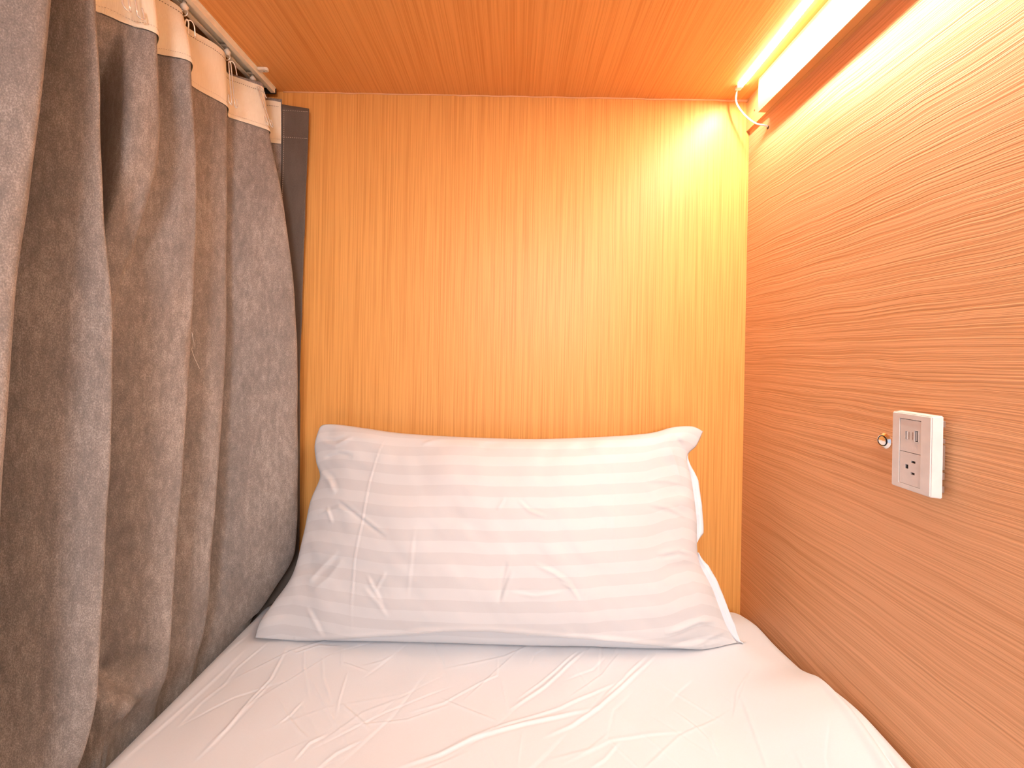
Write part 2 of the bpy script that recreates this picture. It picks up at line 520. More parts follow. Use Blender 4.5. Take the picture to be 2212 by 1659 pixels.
z8 = lambda L: [(800 + a * 0.5877, 1300 + b * 0.5877) for a, b in L]
z6 = lambda L: [(180 + a / 3.568, 1200 + b / 3.568) for a, b in L]
creases = [
    (z8([(795, 178), (640, 310), (500, 400)]), 4.0, 3.0), (z8([(770, 180), (620, 300), (530, 360)]), 3.0, 2.2),
    (z8([(1050, 190), (950, 290), (840, 390), (740, 455), (630, 500)]), 4.2, 3.4), (z8([(1020, 190), (930, 285), (850, 360)]), 3.5, 2.4),
    (z8([(840, 392), (560, 445), (380, 500), (250, 560), (90, 612)]), 4.2, 3.6),
    (z8([(930, 290), (700, 390), (520, 442), (300, 525)]), 3.6, 2.4),
    (z8([(470, 180), (465, 265), (410, 290), (270, 370), (130, 410)]), 3.0, 1.6),
    (z8([(250, 350), (360, 395), (470, 440)]), 3.0, 1.5), (z8([(480, 270), (500, 370), (520, 420)]), 3.0, 1.3),
    (z8([(1110, 400), (1190, 460), (1240, 510), (1290, 611)]), 3.4, 1.8), (z8([(1250, 480), (1280, 560)]), 3.0, 1.6),
    (z8([(920, 510), (860, 580), (800, 620)]), 3.4, 1.6), (z8([(1290, 350), (1335, 400)]), 2.6, 1.2),
    (z8([(1180, 480), (1020, 490), (880, 510), (700, 600)]), 4.0, 1.2), (z8([(560, 470), (540, 611)]), 3.0, 1.0),
    (z6([(1580, 690), (1440, 960), (1300, 1100), (1100, 1350), (950, 1470)]), 3.6, 2.4),
    (z6([(1490, 940), (1300, 1130), (1050, 1400), (820, 1620)]), 4.5, 1.8),
    (z6([(2040, 900), (1970, 1130), (1950, 1250)]), 2.8, 2.2), (z6([(1980, 1140), (2120, 1260), (2212, 1340)]), 3.4, 2.2),
    (z6([(1510, 1130), (1580, 1250), (1660, 1350), (1740, 1420)]), 3.0, 1.8), (z6([(1700, 1120), (1590, 1240), (1480, 1320)]), 2.8, 1.5),
    (z6([(1840, 770), (1850, 950), (1920, 1160)]), 3.0, 1.6), (z6([(1700, 700), (1700, 870), (1750, 1150)]), 3.0, 1.5),
    (z6([(1880, 1380), (1740, 1450), (1610, 1600)]), 3.2, 1.8), (z6([(2150, 1420), (1950, 1520), (1800, 1640)]), 3.6, 1.6),
    (z6([(1990, 830), (2060, 850), (2200, 900)]), 3.0, 1.4), (z6([(1990, 720), (1990, 860), (2030, 880)]), 3.0, 1.5),
    (z6([(1560, 720), (1640, 760), (1820, 700), (1990, 700)]), 4.0, 1.4),
    (z6([(1090, 600), (1030, 690)]), 2.4, 2.0), (z6([(1340, 480), (1050, 690), (780, 930)]), 4.0, 1.6),
    (z6([(1300, 560), (1000, 800), (600, 1180), (300, 1440)]), 5.0, 1.6), (z6([(1250, 700), (900, 1030), (560, 1330), (250, 1600)]), 6.0, 1.4),
    (z6([(1180, 900), (900, 1120), (700, 1330)]), 5.0, 1.0), (z6([(1440, 640), (1180, 850), (1060, 1010)]), 4.0, 1.4),
]
for line, wd, ht in creases:
    Zt += ridge(Xg, Yg, on_bed(line), wd * 0.00066, ht * 0.00055) * inner
# many faint random creases between the large ones
rr_ = random.Random(5)
for k in range(46):
    x0_, y0_ = rr_.uniform(-0.42, 0.44), rr_.uniform(0.46, 0.78)
    a_ = rr_.choice((0.5, 0.6, 0.75, 1.1, 2.2)) + rr_.uniform(-0.25, 0.25)
    l_ = rr_.uniform(0.03, 0.11); b_ = rr_.uniform(-0.010, 0.010)
    p_ = [(x0_ - l_ * math.cos(a_), y0_ - l_ * math.sin(a_)), (x0_ + b_, y0_ - b_), (x0_ + l_ * math.cos(a_), y0_ + l_ * math.sin(a_))]
    Zt += ridge(Xg, Yg, p_, rr_.uniform(0.0016, 0.0032), rr_.choice((-1, 1)) * rr_.uniform(0.00025, 0.0007)) * inner
# loose sheet edge bunched against the wall: a crease valley and a lip beyond it
crx = np.interp(ys, [0.40, 0.50, 0.56, 0.64, 0.70], [0.462, 0.470, 0.480, 0.492, 0.503])[None, :]
act = np.clip((0.70 - Yg) / 0.05, 0, 1)
Zt -= 0.007 * act * np.exp(-((Xg - crx) / 0.0035) ** 2)
Zt += 0.004 * act * np.exp(-((Xg - crx + 0.012) / 0.007) ** 2)
back = np.clip((Yg - (0.917 - 0.045)) / 0.045, 0, 1)
backdrop = -0.030 * (1 - np.sqrt(np.clip(1 - back ** 2, 0, 1)))
corner = np.clip(((Xg - 0.40) / 0.105), 0, 1) ** 2 * np.clip((Yg - 0.82) / 0.09, 0, 1) ** 1.5
Zg = Zt + D + backdrop - 0.012 * corner
for r_, zz in ((0, ZB + 0.001), (1, ZB + 0.04), (2, ZB + 0.09)):
    Zg[r_, :] = zz; Zg[-1 - r_, :] = zz
Pm = np.stack([Xg, Yg, Zg], -1)
# close the two ends down to the board
endA = Pm[:, :1].copy(); endA[..., 2] = ZB + 0.001
endB = Pm[:, -1:].copy(); endB[..., 2] = ZB + 0.001
Pm = np.concatenate([endA, Pm, endB], 1)
sheet_me = grid_mesh('fitted_sheet', Pm)
o = link('fitted_sheet', sheet_me, M_SHEET, mat_root, smooth=True)

# ------------------------------------------------------------------ pillow
TH = math.atan2(0.100, 0.382)
PB = np.array([0.0, 0.768, -0.531]); EB = np.array([0, math.sin(TH), math.cos(TH)]); EN = np.array([0, -math.cos(TH), math.sin(TH)])


def on_pillow(px, py):
    a, b = ray(px, py)
    d = np.array([a, 1.0, b]); y = PB.dot(EN) / d.dot(EN)
    p = d * y
    return p[0], (p - PB).dot(EB)


def curve(pts, n):
    q = np.array([on_pillow(*p) for p in pts])
    t = np.concatenate([[0], np.cumsum(np.linalg.norm(np.diff(q, axis=0), axis=1))]); t /= t[-1]
    sp = smooth_path([(x, y, 0) for x, y in q], 10)
    sp = np.array([(v.x, v.y) for v in sp])
    tt = np.concatenate([[0], np.cumsum(np.linalg.norm(np.diff(sp, axis=0), axis=1))]); tt /= tt[-1]
    u = np.linspace(0, 1, n)
    return np.stack([np.interp(u, tt, sp[:, 0]), np.interp(u, tt, sp[:, 1])], -1)


NS, NT = 330, 210
TL, TR, BL, BR = (687, 932), (1519, 932), (550, 1378), (1612, 1408)
left = curve([BL, (562, 1342), (592, 1300), (634, 1238), (658, 1150), (672, 1085), (692, 1035), (684, 1000), (680, 965), TL], NT)
right = curve([BR, (1572, 1355), (1538, 1270), (1508, 1205), (1504, 1120), (1494, 1040), (1484, 988), (1505, 962), TR], NT)
bottom = curve([BL, (660, 1384), (765, 1385), (950, 1388), (1200, 1396), (1400, 1402), (1520, 1406), BR], NS)
top = curve([TL, (697, 918), (730, 917), (790, 925), (870, 936), (1000, 944), (1150, 948), (1290, 944), (1400, 936), (1452, 923), (1495, 921), TR], NS)
s = np.linspace(0, 1, NS)[:, None]; t = np.linspace(0, 1, NT)[None, :]
AB = np.zeros((NS, NT, 2))
for c in range(2):
    AB[..., c] = ((1 - s) * left[None, :, c] + s * right[None, :, c] + (1 - t) * bottom[:, None, c] + t * top[:, None, c]
                  - ((1 - s) * (1 - t) * left[0, c] + s * (1 - t) * right[0, c] + (1 - s) * t * left[-1, c] + s * t * right[-1, c]))
A, B = AB[..., 0], AB[..., 1]


def puff(s, t):
    f = (np.clip(4 * s * (1 - s), 0, 1) ** 0.52) * (np.clip(4 * t ** 0.85 * (1 - t ** 0.85), 0, 1) ** 0.50)
    return f


PFH, PBH = 0.066, 0.040
S2, T2 = np.broadcast_to(s, (NS, NT)), np.broadcast_to(t, (NS, NT))
Hf = PFH * puff(S2, T2)
base = PB + A[..., None] * np.array([1.0, 0, 0]) + B[..., None] * EB + Hf[..., None] * EN
PJ = proj(base)


def locate(px, py):
    k = np.argmin((PJ[..., 0] - px) ** 2 + (PJ[..., 1] - py) ** 2)
    return A.flat[k], B.flat[k]


z5 = lambda L: [(500 + a / 3.0167, 880 + b / 3.0167) for a, b in L]
r2 = lambda L: [(600 + a / 2.011, 840 + b / 2.011) for a, b in L]
pcre = [
    (z5([(1040, 150), (960, 280), (905, 480), (855, 750), (805, 1000), (785, 1260), (790, 1480)]), 2.0, 1.5),
    (z5([(690, 600), (860, 740), (1010, 850)]), 4.0, -2.6), (z5([(620, 640), (660, 760)]), 4.0, 2.0),
    (z5([(700, 930), (600, 1030), (500, 1130)]), 6.0, 2.4), (z5([(560, 700), (700, 650), (800, 690)]), 5.0, 1.8),
    (z5([(880, 1090), (930, 1190), (985, 1280)]), 4.0, 2.0), (z5([(1010, 1070), (930, 1200)]), 4.0, 1.8),
    (z5([(480, 1300), (540, 1400), (600, 1500)]), 5.0, 2.2), (z5([(1790, 1000), (1740, 1270)]), 5.0, -2.0),
    (z5([(1200, 770), (1150, 1270)]), 4.0, 0.9), (z5([(1240, 240), (1320, 210), (1420, 190)]), 5.0, 2.5),
    (z5([(1540, 200), (1600, 235), (1680, 270)]), 4.0, -2.4), (z5([(560, 230), (680, 240), (800, 190)]), 6.0, 3.0),
    (z5([(560, 400), (640, 480), (680, 560)]), 7.0, 4.0), (z5([(600, 330), (700, 300), (800, 320)]), 6.0, -2.5),
    (r2([(1040, 480), (1090, 530), (1170, 555)]), 3.6, 1.9), (r2([(990, 470), (955, 525)]), 3.6, 1.4),
    (r2([(1010, 780), (955, 930)]), 4.5, -2.2), (r2([(1110, 760), (1200, 800), (1260, 840), (1300, 905)]), 4.5, 2.2),
    (r2([(1225, 835), (1280, 865), (1310, 920)]), 3.4, 1.6), (r2([(1010, 880), (1120, 900), (1250, 880)]), 4.0, 1.2),
    (r2([(1450, 240), (1460, 800)]), 1.8, 0.7), (r2([(1340, 850), (1335, 960)]), 1.8, 0.7),
    (r2([(1720, 200), (1760, 250), (1790, 330)]), 6.0, -3.2), (r2([(1690, 230), (1730, 320), (1760, 420)]), 7.0, 2.2),
    (r2([(1900, 1010), (1830, 1010), (1750, 1045), (1680, 1065)]), 6.0, 4.2), (r2([(1940, 1090), (1830, 1090), (1700, 1110)]), 6.0, -2.5),
    (r2([(1960, 1035), (1900, 1075), (1800, 1120)]), 5.0, 2.4), (r2([(1815, 720), (1740, 700), (1640, 720)]), 5.0, 2.6),
    (r2([(1780, 560), (1700, 520), (1600, 500)]), 5.0, 1.6), (r2([(1770, 420), (1690, 400), (1600, 400)]), 5.0, 1.5),
    (r2([(860, 215), (900, 240), (980, 235)]), 5.0, -2.4), (r2([(560, 195), (640, 230), (740, 220)]), 5.0, 2.2),
    (r2([(1340, 1080), (1500, 1100), (1650, 1110)]), 6.0, 2.0), (r2([(560, 1060), (640, 1045), (800, 1060)]), 6.0, 2.0),
    (r2([(370, 860), (440, 930), (480, 1000)]), 5.0, 1.8), (r2([(150, 880), (220, 820), (280, 740)]), 7.0, 2.0),
]
amp = np.clip(np.minimum(np.minimum(S2, 1 - S2), np.minimum(T2, 1 - T2)) / 0.05, 0, 1)
disp = np.zeros((NS, NT))
for line, wd, ht in pcre:
    disp += ridge(A, B, [locate(*p) for p in line], wd * 0.0009, ht * 0.0009)
# gathers pulled in from the side seams and along the bottom roll
disp += 0.0050 * np.exp(-(1 - S2) / 0.09) * vnoise(T2 * 19 + 3, S2 * 4, 21)
disp += 0.0062 * np.exp(-S2 / 0.10) * vnoise(T2 * 14 + 7, S2 * 5, 22)
disp += 0.0034 * np.exp(-(1 - T2) / 0.09) * vnoise(S2 * 26, T2 * 6, 23)
disp += 0.0030 * np.exp(-T2 / 0.10) * vnoise(S2 * 15, T2 * 6, 24)
disp += 0.0034 * vnoise(A * 10, B * 10, 25) + 0.0010 * vnoise(A * 34 + B * 20, B * 30, 26)
# lower lip of the case overhangs a tucked underside
lipx = np.array([locate(*p) for p in [(640, 1386), (765, 1378), (860, 1372), (960, 1362), (1060, 1364), (1200, 1374), (1340, 1385), (1450, 1398), (1520, 1404)]])
lipb = np.interp(A, lipx[:, 0], lipx[:, 1], left=-0.02, right=-0.02)
tk = np.clip((lipb - B) / 0.006, 0, 1); tk = tk * tk * (3 - 2 * tk)
Hf = (Hf + disp * amp) * (1 - 0.55 * tk) + 0.0016 * np.exp(-((B - lipb - 0.004) / 0.004) ** 2)
front = PB + A[..., None] * np.array([1.0, 0, 0]) + B[..., None] * EB + Hf[..., None] * EN
Hb = -PBH * puff(S2, T2)
backp = PB + A[..., None] * np.array([1.0, 0, 0]) + B[..., None] * EB + Hb[..., None] * EN
backp[..., 1] = np.minimum(backp[..., 1], YH - 0.003)


def bed_z(x, y):
    core = slice(3, NX - 3)
    xi = np.clip(np.interp(x, cs_x[core], np.arange(3, NX - 3)), 3, NX - 4.001)
    yi = np.clip(np.interp(y, ys, np.arange(NY)), 0, NY - 1.001)
    i, j = xi.astype(int), yi.astype(int); f, g_ = xi - i, yi - j
    return ((1 - f) * (1 - g_) * Zg[i, j] + f * (1 - g_) * Zg[i + 1, j] + (1 - f) * g_ * Zg[i, j + 1] + f * g_ * Zg[i + 1, j + 1])


for arr in (front, backp):
    arr[..., 2] = np.maximum(arr[..., 2], bed_z(arr[..., 0], arr[..., 1]) + 0.0025)


def arclen(P):
    d = np.linalg.norm(np.diff(P, axis=1), axis=2)
    return np.concatenate([np.zeros((P.shape[0], 1)), np.cumsum(d, 1)], 1)


STRIPE = 0.0195
al = arclen(front)
aln = al - al[:, -1:]
uvf = np.stack([S2 * 30, aln / STRIPE], -1)
alb = arclen(backp)
uvb = np.stack([S2 * 30, -(alb - alb[:, -1:]) / STRIPE], -1)
pr = empty('pillow', (0, 0.77, ZM), 'plump white pillow in striped sateen case leaning on the headboard', 'pillow')
# one closed surface: front columns then back columns share the seam
loop = np.concatenate([front, backp[:, ::-1][:, 1:-1]], 1)
uvl = np.concatenate([uvf, uvb[:, ::-1][:, 1:-1]], 1)
nu, nv = loop.shape[:2]
me = grid_mesh('pillowcase', np.swapaxes(loop, 0, 1), np.swapaxes(uvl, 0, 1), close_u=True)
bm = bmesh.new(); bm.from_mesh(me)
bmesh.ops.remove_doubles(bm, verts=bm.verts, dist=0.00005)
bmesh.ops.recalc_face_normals(bm, faces=bm.faces)
bm.to_mesh(me); bm.free()
link('pillowcase', me, M_PILLOW, pr, smooth=True)


def flange(name, idx0, idx1, width_fn, lift, mat):
    """flat stitched hem strip that runs outside the right seam"""
    tt = np.linspace(idx0, idx1, 70)
    ii = tt * (NT - 1)
    e = np.stack([np.interp(ii, np.arange(NT), right[:, k]) for k in range(2)], -1)
    d = np.gradient(e, axis=0); d /= np.linalg.norm(d, axis=1)[:, None]
    nrm = np.stack([d[:, 1], -d[:, 0]], -1)
    rows = []
    for j, f in enumerate(np.linspace(-0.25, 1, 9)):
        wv = np.array([width_fn(x) for x in np.linspace(0, 1, 70)])
        q = e + nrm * (f * wv)[:, None]
        h = lift + 0.0018 * np.sin(f * 3.0) + 0.0015 * vnoise(tt * 30, f * 2 + np.zeros_like(tt), 31)
        rows.append(PB + q[:, :1] * np.array([[1.0, 0, 0]]) + q[:, 1:] * EB[None] + h[:, None] * EN[None])
    P = np.stack(rows, 0)
    P[..., 2] = np.maximum(P[..., 2], bed_z(P[..., 0], P[..., 1]) + 0.0035)
    ob = link(name, grid_mesh(name, P), mat, pr, smooth=True)
    md = ob.modifiers.new('thickness', 'SOLIDIFY'); md.thickness = 0.0016; md.offset = 0
    # stitched line along the hem
    bm = bmesh.new()
    row = P[4]
    for k in range(2, 66, 2):
        add_tube(bm, [Vector(row[k]) + Vector(EN) * 0.0012, Vector(row[k + 1]) + Vector(EN) * 0.0012], 0.0003, 4)
    tag(bm_obj('stitching', bm, M_THREAD, ob), kind='stuff')
    return ob


tag(flange('hem', 0.03, 0.43, lambda x: 0.013 * min(1, x * 5, (1 - x) * 6), 0.004, M_SHEET), 'lower flat hem flange of the open pillowcase end')
tag(flange('hem', 0.47, 0.86, lambda x: 0.014 * min(1, x * 9, (1 - x) * 3.2), -0.002, M_SHEET), 'upper flat hem flange standing off the pillow side')

# ------------------------------------------------------------------ curtain
ZL = [0.546, 0.448, 0.30, 0.0, -0.41, -0.50, -0.56, -0.66]
NAMES = 'p0 p1 p2 p3 v0 A vA B vB1 vB2 C0 C vC D vD E vE F vF hc he'.split()
ctl = {
    'p0': [(-.545, .06)] * 8, 'p1': [(-.52, .14)] * 8, 'p2': [(-.57, .20)] * 8, 'p3': [(-.515, .27)] * 6 + [(-.545, .27)] * 2,
    'v0': [(-.60, .37), (-.60, .37), (-.61, .36), (-.62, .33), (-.61, .32), (-.58, .32), (-.57, .32), (-.57, .32)],
    'A': [(-.512, .455), (-.5065, .450), (-.505, .440), (-.505, .414), (-.503, .405), (-.520, .405), (-.545, .405), (-.565, .405)],
    'vA': [(-.585, .487), (-.592, .487), (-.612, .480), (-.622, .462), (-.612, .455), (-.585, .455), (-.575, .455), (-.575, .455)],
    'B': [(-.530, .508), (-.523, .508), (-.523, .520), (-.505, .521), (-.503, .510), (-.520, .512), (-.545, .512), (-.565, .512)],
    'vB1': [(-.560, .548), (-.5636, .546), (-.578, .540), (-.595, .540), (-.598, .530), (-.580, .530), (-.575, .530), (-.575, .53)],
    'vB2': [(-.552, .566), (-.552, .566), (-.630, .606), (-.625, .575), (-.610, .552), (-.586, .552), (-.573, .555), (-.575, .555)],
    'C0': [(-.543, .576), (-.543, .576), (-.540, .570), (-.595, .566), (-.596, .562), (-.568, .566), (-.565, .567), (-.572, .567)],
    'C': [(-.532, .596), (-.518, .593), (-.520, .602), (-.575, .580), (-.585, .575), (-.552, .580), (-.558, .580), (-.570, .58)],
    'vC': [(-.562, .632), (-.552, .630), (-.556, .636), (-.575, .600), (-.578, .595), (-.556, .605), (-.563, .605), (-.572, .605)],
    'D': [(-.546, .668), (-.513, .6485), (-.522, .676), (-.515, .665), (-.522, .645), (-.532, .650), (-.550, .650), (-.568, .65)],
    'vD': [(-.568, .702), (-.556, .702), (-.562, .708), (-.575, .692), (-.580, .675), (-.566, .675), (-.568, .675), (-.572, .675)],
    'E': [(-.5426, .760), (-.5367, .7627), (-.534, .766), (-.525, .757), (-.532, .737), (-.540, .737), (-.555, .735), (-.570, .735)],
    'vE': [(-.571, .815), (-.556, .800), (-.552, .790), (-.556, .780), (-.572, .763), (-.560, .765), (-.565, .765), (-.572, .765)],
    'F': [(-.522, .848), (-.508, .848), (-.478, .852), (-.447, .857), (-.4475, .862), (-.490, .852), (-.528, .843), (-.565, .84)],
    'vF': [(-.560, .884), (-.552, .885), (-.548, .888), (-.545, .892), (-.545, .892), (-.552, .890), (-.562, .885), (-.575, .885)],
    'hc': [(-.512, .900), (-.510, .900), (-.512, .902), (-.518, .902), (-.528, .902), (-.550, .902), (-.562, .902), (-.575, .902)],
    'he': [(-.455, .905), (-.456, .905), (-.460, .905), (-.464, .907), (-.461, .911), (-.470, .913), (-.505, .913), (-.560, .912)],
}
CT = np.array([ctl[n] for n in NAMES])                      # (19, 8, 2)
HC = NAMES.index('hc')


def cr(p, u):
    """Catmull-Rom along axis 0 of p, parameters u in [0, n-1]"""
    n = p.shape[0]
    i = np.clip(np.floor(u).astype(int), 0, n - 2); f = (u - i)
    f = f.reshape(f.shape + (1,) * (p.ndim - 1))
    p0 = p[np.clip(i - 1, 0, n - 1)]; p1 = p[i]; p2 = p[i + 1]; p3 = p[np.clip(i + 2, 0, n - 1)]
    k = 0.42
    m1 = k * (p2 - p0); m2 = k * (p3 - p1)
    return (2 * f ** 3 - 3 * f ** 2 + 1) * p1 + (f ** 3 - 2 * f ** 2 + f) * m1 + (-2 * f ** 3 + 3 * f ** 2) * p2 + (f ** 3 - f ** 2) * m2


def curtain_surface(u, z):
    """u (n,), z (m,) -> (n, m, 3)"""
    P = cr(CT, u)                                           # (n, 8, 2)
    zk = np.array(ZL)[::-1]; q = np.swapaxes(P, 0, 1)[::-1]  # rising z
    zi = np.interp(z, zk, np.arange(len(zk)))
    # smooth interpolation in z with spacing-aware tangents (pchip-like)
    out = np.zeros((len(z), len(u), 2))
    hh = np.diff(zk)
    dl = np.diff(q, axis=0) / hh[:, None, None]
    m = np.zeros_like(q)
    m[0] = dl[0]; m[-1] = dl[-1]
    for k in range(1, len(zk) - 1):
        a, b = dl[k - 1], dl[k]
        with np.errstate(divide='ignore', invalid='ignore'):
            hm = np.where(a * b > 0, 2 * a * b / (a + b + 1e-12 * np.sign(a + b + 1e-30)), 0)
        m[k] = np.nan_to_num(hm) * 0.7 + 0.3 * 0.5 * (a + b)
    for j, zz in enumerate(z):
        k = min(max(int(np.searchsorted(zk, zz) - 1), 0), len(zk) - 2)
        h = hh[k]; f = (zz - zk[k]) / h
        out[j] = ((2 * f ** 3 - 3 * f ** 2 + 1) * q[k] + (f ** 3 - 2 * f ** 2 + f) * h * m[k]
                  + (-2 * f ** 3 + 3 * f ** 2) * q[k + 1] + (f ** 3 - f ** 2) * h * m[k + 1])
    out = np.swapaxes(out, 0, 1)
    X, Y = out[..., 0], out[..., 1]
    U = np.broadcast_to(u[:, None], X.shape); Z = np.broadcast_to(np.asarray(z)[None, :], X.shape)
    low = np.clip((0.45 - Z) / 0.3, 0, 1)
    X = X + low * (0.0035 * vnoise(U * 2.1, Z * 5.0, 41) + 0.0012 * vnoise(U * 5.0, Z * 14, 42))
    # tension fold near the bottom corner by the headboard
    X = X + 0.010 * np.exp(-((U - 16.6 - (Z + 0.33) * 2.2) / 0.22) ** 2) * np.exp(-((Z + 0.36) / 0.10) ** 2)
    # cloth bunched up on the mattress edge, with the crevice above it
    gb = np.exp(-((U - 11.7) / 0.75) ** 2)
    X = X + gb * (0.020 * np.exp(-((Z + 0.512) / 0.020) ** 2) - 0.022 * np.exp(-((Z + 0.462) / 0.018) ** 2))
    # the cloth hangs outside the mattress
    zt = bed_z(np.full_like(Y, XL_M + RAD + 0.001), Y) + 0.004
    dz = np.clip(Z - (zt - RAD), 0, RAD)
    lim = XL_M + RAD - np.sqrt(RAD ** 2 - dz ** 2) - 0.0045
    lim = np.where(Z > zt, 9.0, lim)
    X = np.minimum(X, lim)
    return np.stack([X, Y, Z], -1)


def normals(P):
    du = np.gradient(P, axis=0); dv = np.gradient(P, axis=1)
    n = np.cross(du, dv); n /= np.linalg.norm(n, axis=2)[..., None] + 1e-12
    n *= np.sign(n[..., :1] + 1e-9) * 0 + 1
    return n


cur = empty('curtain', (-0.545, 0.5, ZC - 0.03), 'taupe velour curtain hanging in folds along open left side', 'curtain')
uu = np.linspace(0, HC, HC * 22 + 1)
zz = np.concatenate([np.linspace(0.544, 0.30, 50), np.linspace(0.295, -0.66, 190)])
body = curtain_surface(uu, zz)
ob = link('velour_panel', grid_mesh('velour_panel', body), M_VELVET, cur, smooth=True)
md = ob.modifiers.new('thickness', 'SOLIDIFY'); md.thickness = 0.0016; md.offset = 1 if normals(body)[200, 100, 0] < 0 else -1
CB = body


def offset_strip(name, u0, u1, z0, z1, off, mat, nu=200, nz=24, wob=0.0):
    u = np.linspace(u0, u1, nu); z = np.linspace(z1, z0, nz)
    P = curtain_surface(u, z); n = normals(P)
    sg = np.where((n[..., :1] - 0.6 * n[..., 1:2]) > 0, 1.0, -1.0) if False else 1.0
    side = np.sign(np.median(n[..., 0]))
    P = P + n * off * side
    if wob:
        P[..., 2] -= 0.010 * np.clip((np.broadcast_to(u[:, None], P.shape[:2]) - 15.0) / 2.0, 0, 1) * np.clip((P[..., 2] - 0.46) / 0.08, 0, 1)
        P[..., 2] += wob * vnoise(np.broadcast_to(u[:, None], P.shape[:2]) * 3, P[..., 2] * 0, 51)
    o = link(name, grid_mesh(name, P), mat, cur, smooth=True)
    return o, P, n * side


tape, TP, TN = offset_strip('heading_tape', 3.2, HC - 0.02, 0.447, 0.546, 0.0016, M_TAPE, 460, 26, 0.0015)
tag(tape, 'cream woven heading tape along the curtain top')


def stitches(parent, P, n, row, step, mat, u_step=1, off=0.0005, r=0.00045):
    bm = bmesh.new()
    line = P[:, row] + n[:, row] * off
    seg = np.linalg.norm(np.diff(line, axis=0), axis=1); cum = np.concatenate([[0], np.cumsum(seg)])
    k = 0.0
    while k < cum[-1] - step:
        a = [np.interp(k, cum, line[:, c]) for c in range(3)]; b = [np.interp(k + step * 0.5, cum, line[:, c]) for c in range(3)]
        add_tube(bm, [a, b], r, 4); k += step
    return tag(bm_obj('stitching', bm, mat, parent), kind='stuff')


stitches(tape, TP, TN, 3, 0.0034, M_STITCH)
for rr in (23,):
    stitches(tape, TP, TN, rr, 0.0030, M_STITCHL, r=0.0003)
# woven selvedge bands of the tape
sel, SP, SN = offset_strip('tape_selvedge', 3.2, HC - 0.02, 0.4465, 0.4525, 0.0024, M_TAPE, 460, 4)
sel.parent = tape; sel.matrix_parent_inverse = Matrix.Identity(4)

# side hem at the headboard end, lining side out
uh = np.linspace(HC, len(NAMES) - 1, 16); zh_ = np.linspace(0.527, -0.66, 90)
HP = curtain_surface(uh, zh_)
HP[..., 2] += 0.006 * (np.linspace(1, 0, 16)[:, None]) * (zh_[None, :] > 0.5)
hem = link('side_hem', grid_mesh('side_hem', HP), M_TWILL, cur, smooth=True)
tag(hem, 'darker twill hem strip at the headboard end')
md = hem.modifiers.new('thickness', 'SOLIDIFY'); md.thickness = 0.002; md.offset = 0
bm = bmesh.new()
for zrow in (0.520, 0.462):
    for k in range(14):
        p = HP[k + 1]; j = int(np.argmin(abs(zh_ - zrow)))
        q = HP[k + 1, j]; add_tube(bm, [(q[0] - 0.0012, q[1] - 0.0016, zrow), (q[0] + 0.0008, q[1] - 0.0016, zrow)], 0.0004, 4)
zz_ = 0.52
while zz_ > 0.1:
    j = int(np.argmin(abs(zh_ - zz_))); q = HP[1, j]
    add_tube(bm, [(q[0] + 0.002, q[1] - 0.0018, zz_), (q[0] + 0.002, q[1] - 0.0018, zz_ - 0.0022)], 0.0004, 4)
    zz_ -= 0.0045
tag(bm_obj('stitching', bm, M_STITCHL, hem), kind='stuff')

# ------------------------------------------------------------------ curtain rail
XT = -0.545
rail = empty('curtain_rail', (XT, 0.5, ZC), 'cream metal curtain rail screwed to the bunk ceiling', 'curtain rail')
hw, ht, lip, th = 0.0155, 0.0120, 0.0090, 0.0013
poly = [(XT - hw, ZC), (XT - hw, ZC - ht), (XT - hw + lip, ZC - ht), (XT - hw + lip, ZC - ht + th), (XT - hw + th, ZC - ht + th), (XT - hw + th, ZC - th),
        (XT + hw - th, ZC - th), (XT + hw - th, ZC - ht + th), (XT + hw - lip, ZC - ht + th), (XT + hw - lip, ZC - ht), (XT + hw, ZC - ht),
        (XT + hw, ZC - 0.003), (XT + hw + 0.0012, ZC - 0.003), (XT + hw + 0.0012, ZC)]
poly = [(x, z - 0.0004) for x, z in poly]
bm = bmesh.new(); add_prism_y(bm, poly, YF + 0.05, 0.905)
bm_obj('channel', bm, M_RAIL, rail)
bm = bmesh.new()
add_box(bm, XT - hw - 0.0008, XT + hw + 0.0008, 0.9052, 0.9095, ZC - ht - 0.0008, ZC - 0.0006, 0.0008, 1)
bm_obj('end_cap', bm, M_HOLE, rail)
# ceiling clip lever beside the rail
cx, cz = ray(1557 - 985, 149); cyy = (ZC - 0.003) / cz
bm = bmesh.new()
yc = (ZC - 0.003) / ray(568, 150)[1]
prf = [(XT + hw + 0.0012, yc - 0.005), (XT + hw + 0.016, yc - 0.005), (XT + hw + 0.021, yc - 0.0028), (XT + hw + 0.021, yc + 0.0028), (XT + hw + 0.016, yc + 0.005), (XT + hw + 0.0012, yc + 0.005)]
a = [bm.verts.new((x, y, ZC - 0.0062)) for x, y in prf]; b = [bm.verts.new((x, y, ZC - 0.0004)) for x, y in prf]
for k in range(6): bm.faces.new((a[k], a[(k + 1) % 6], b[(k + 1) % 6], b[k]))
bm.faces.new(a[::-1]); bm.faces.new(b)
bmesh.ops.bevel(bm, geom=bm.edges[:], offset=0.0008, segments=1, affect='EDGES')
clip = bm_obj('ceiling_clip', bm, M_CREAM, rail)
bm = bmesh.new(); add_tube(bm, [(XT + hw + 0.0125, yc, ZC - 0.0060), (XT + hw + 0.0125, yc, ZC - 0.0068)], 0.0018, 10)
bm_obj('screw', bm, M_STEEL, clip)

# ------------------------------------------------------------------ runners and hooks


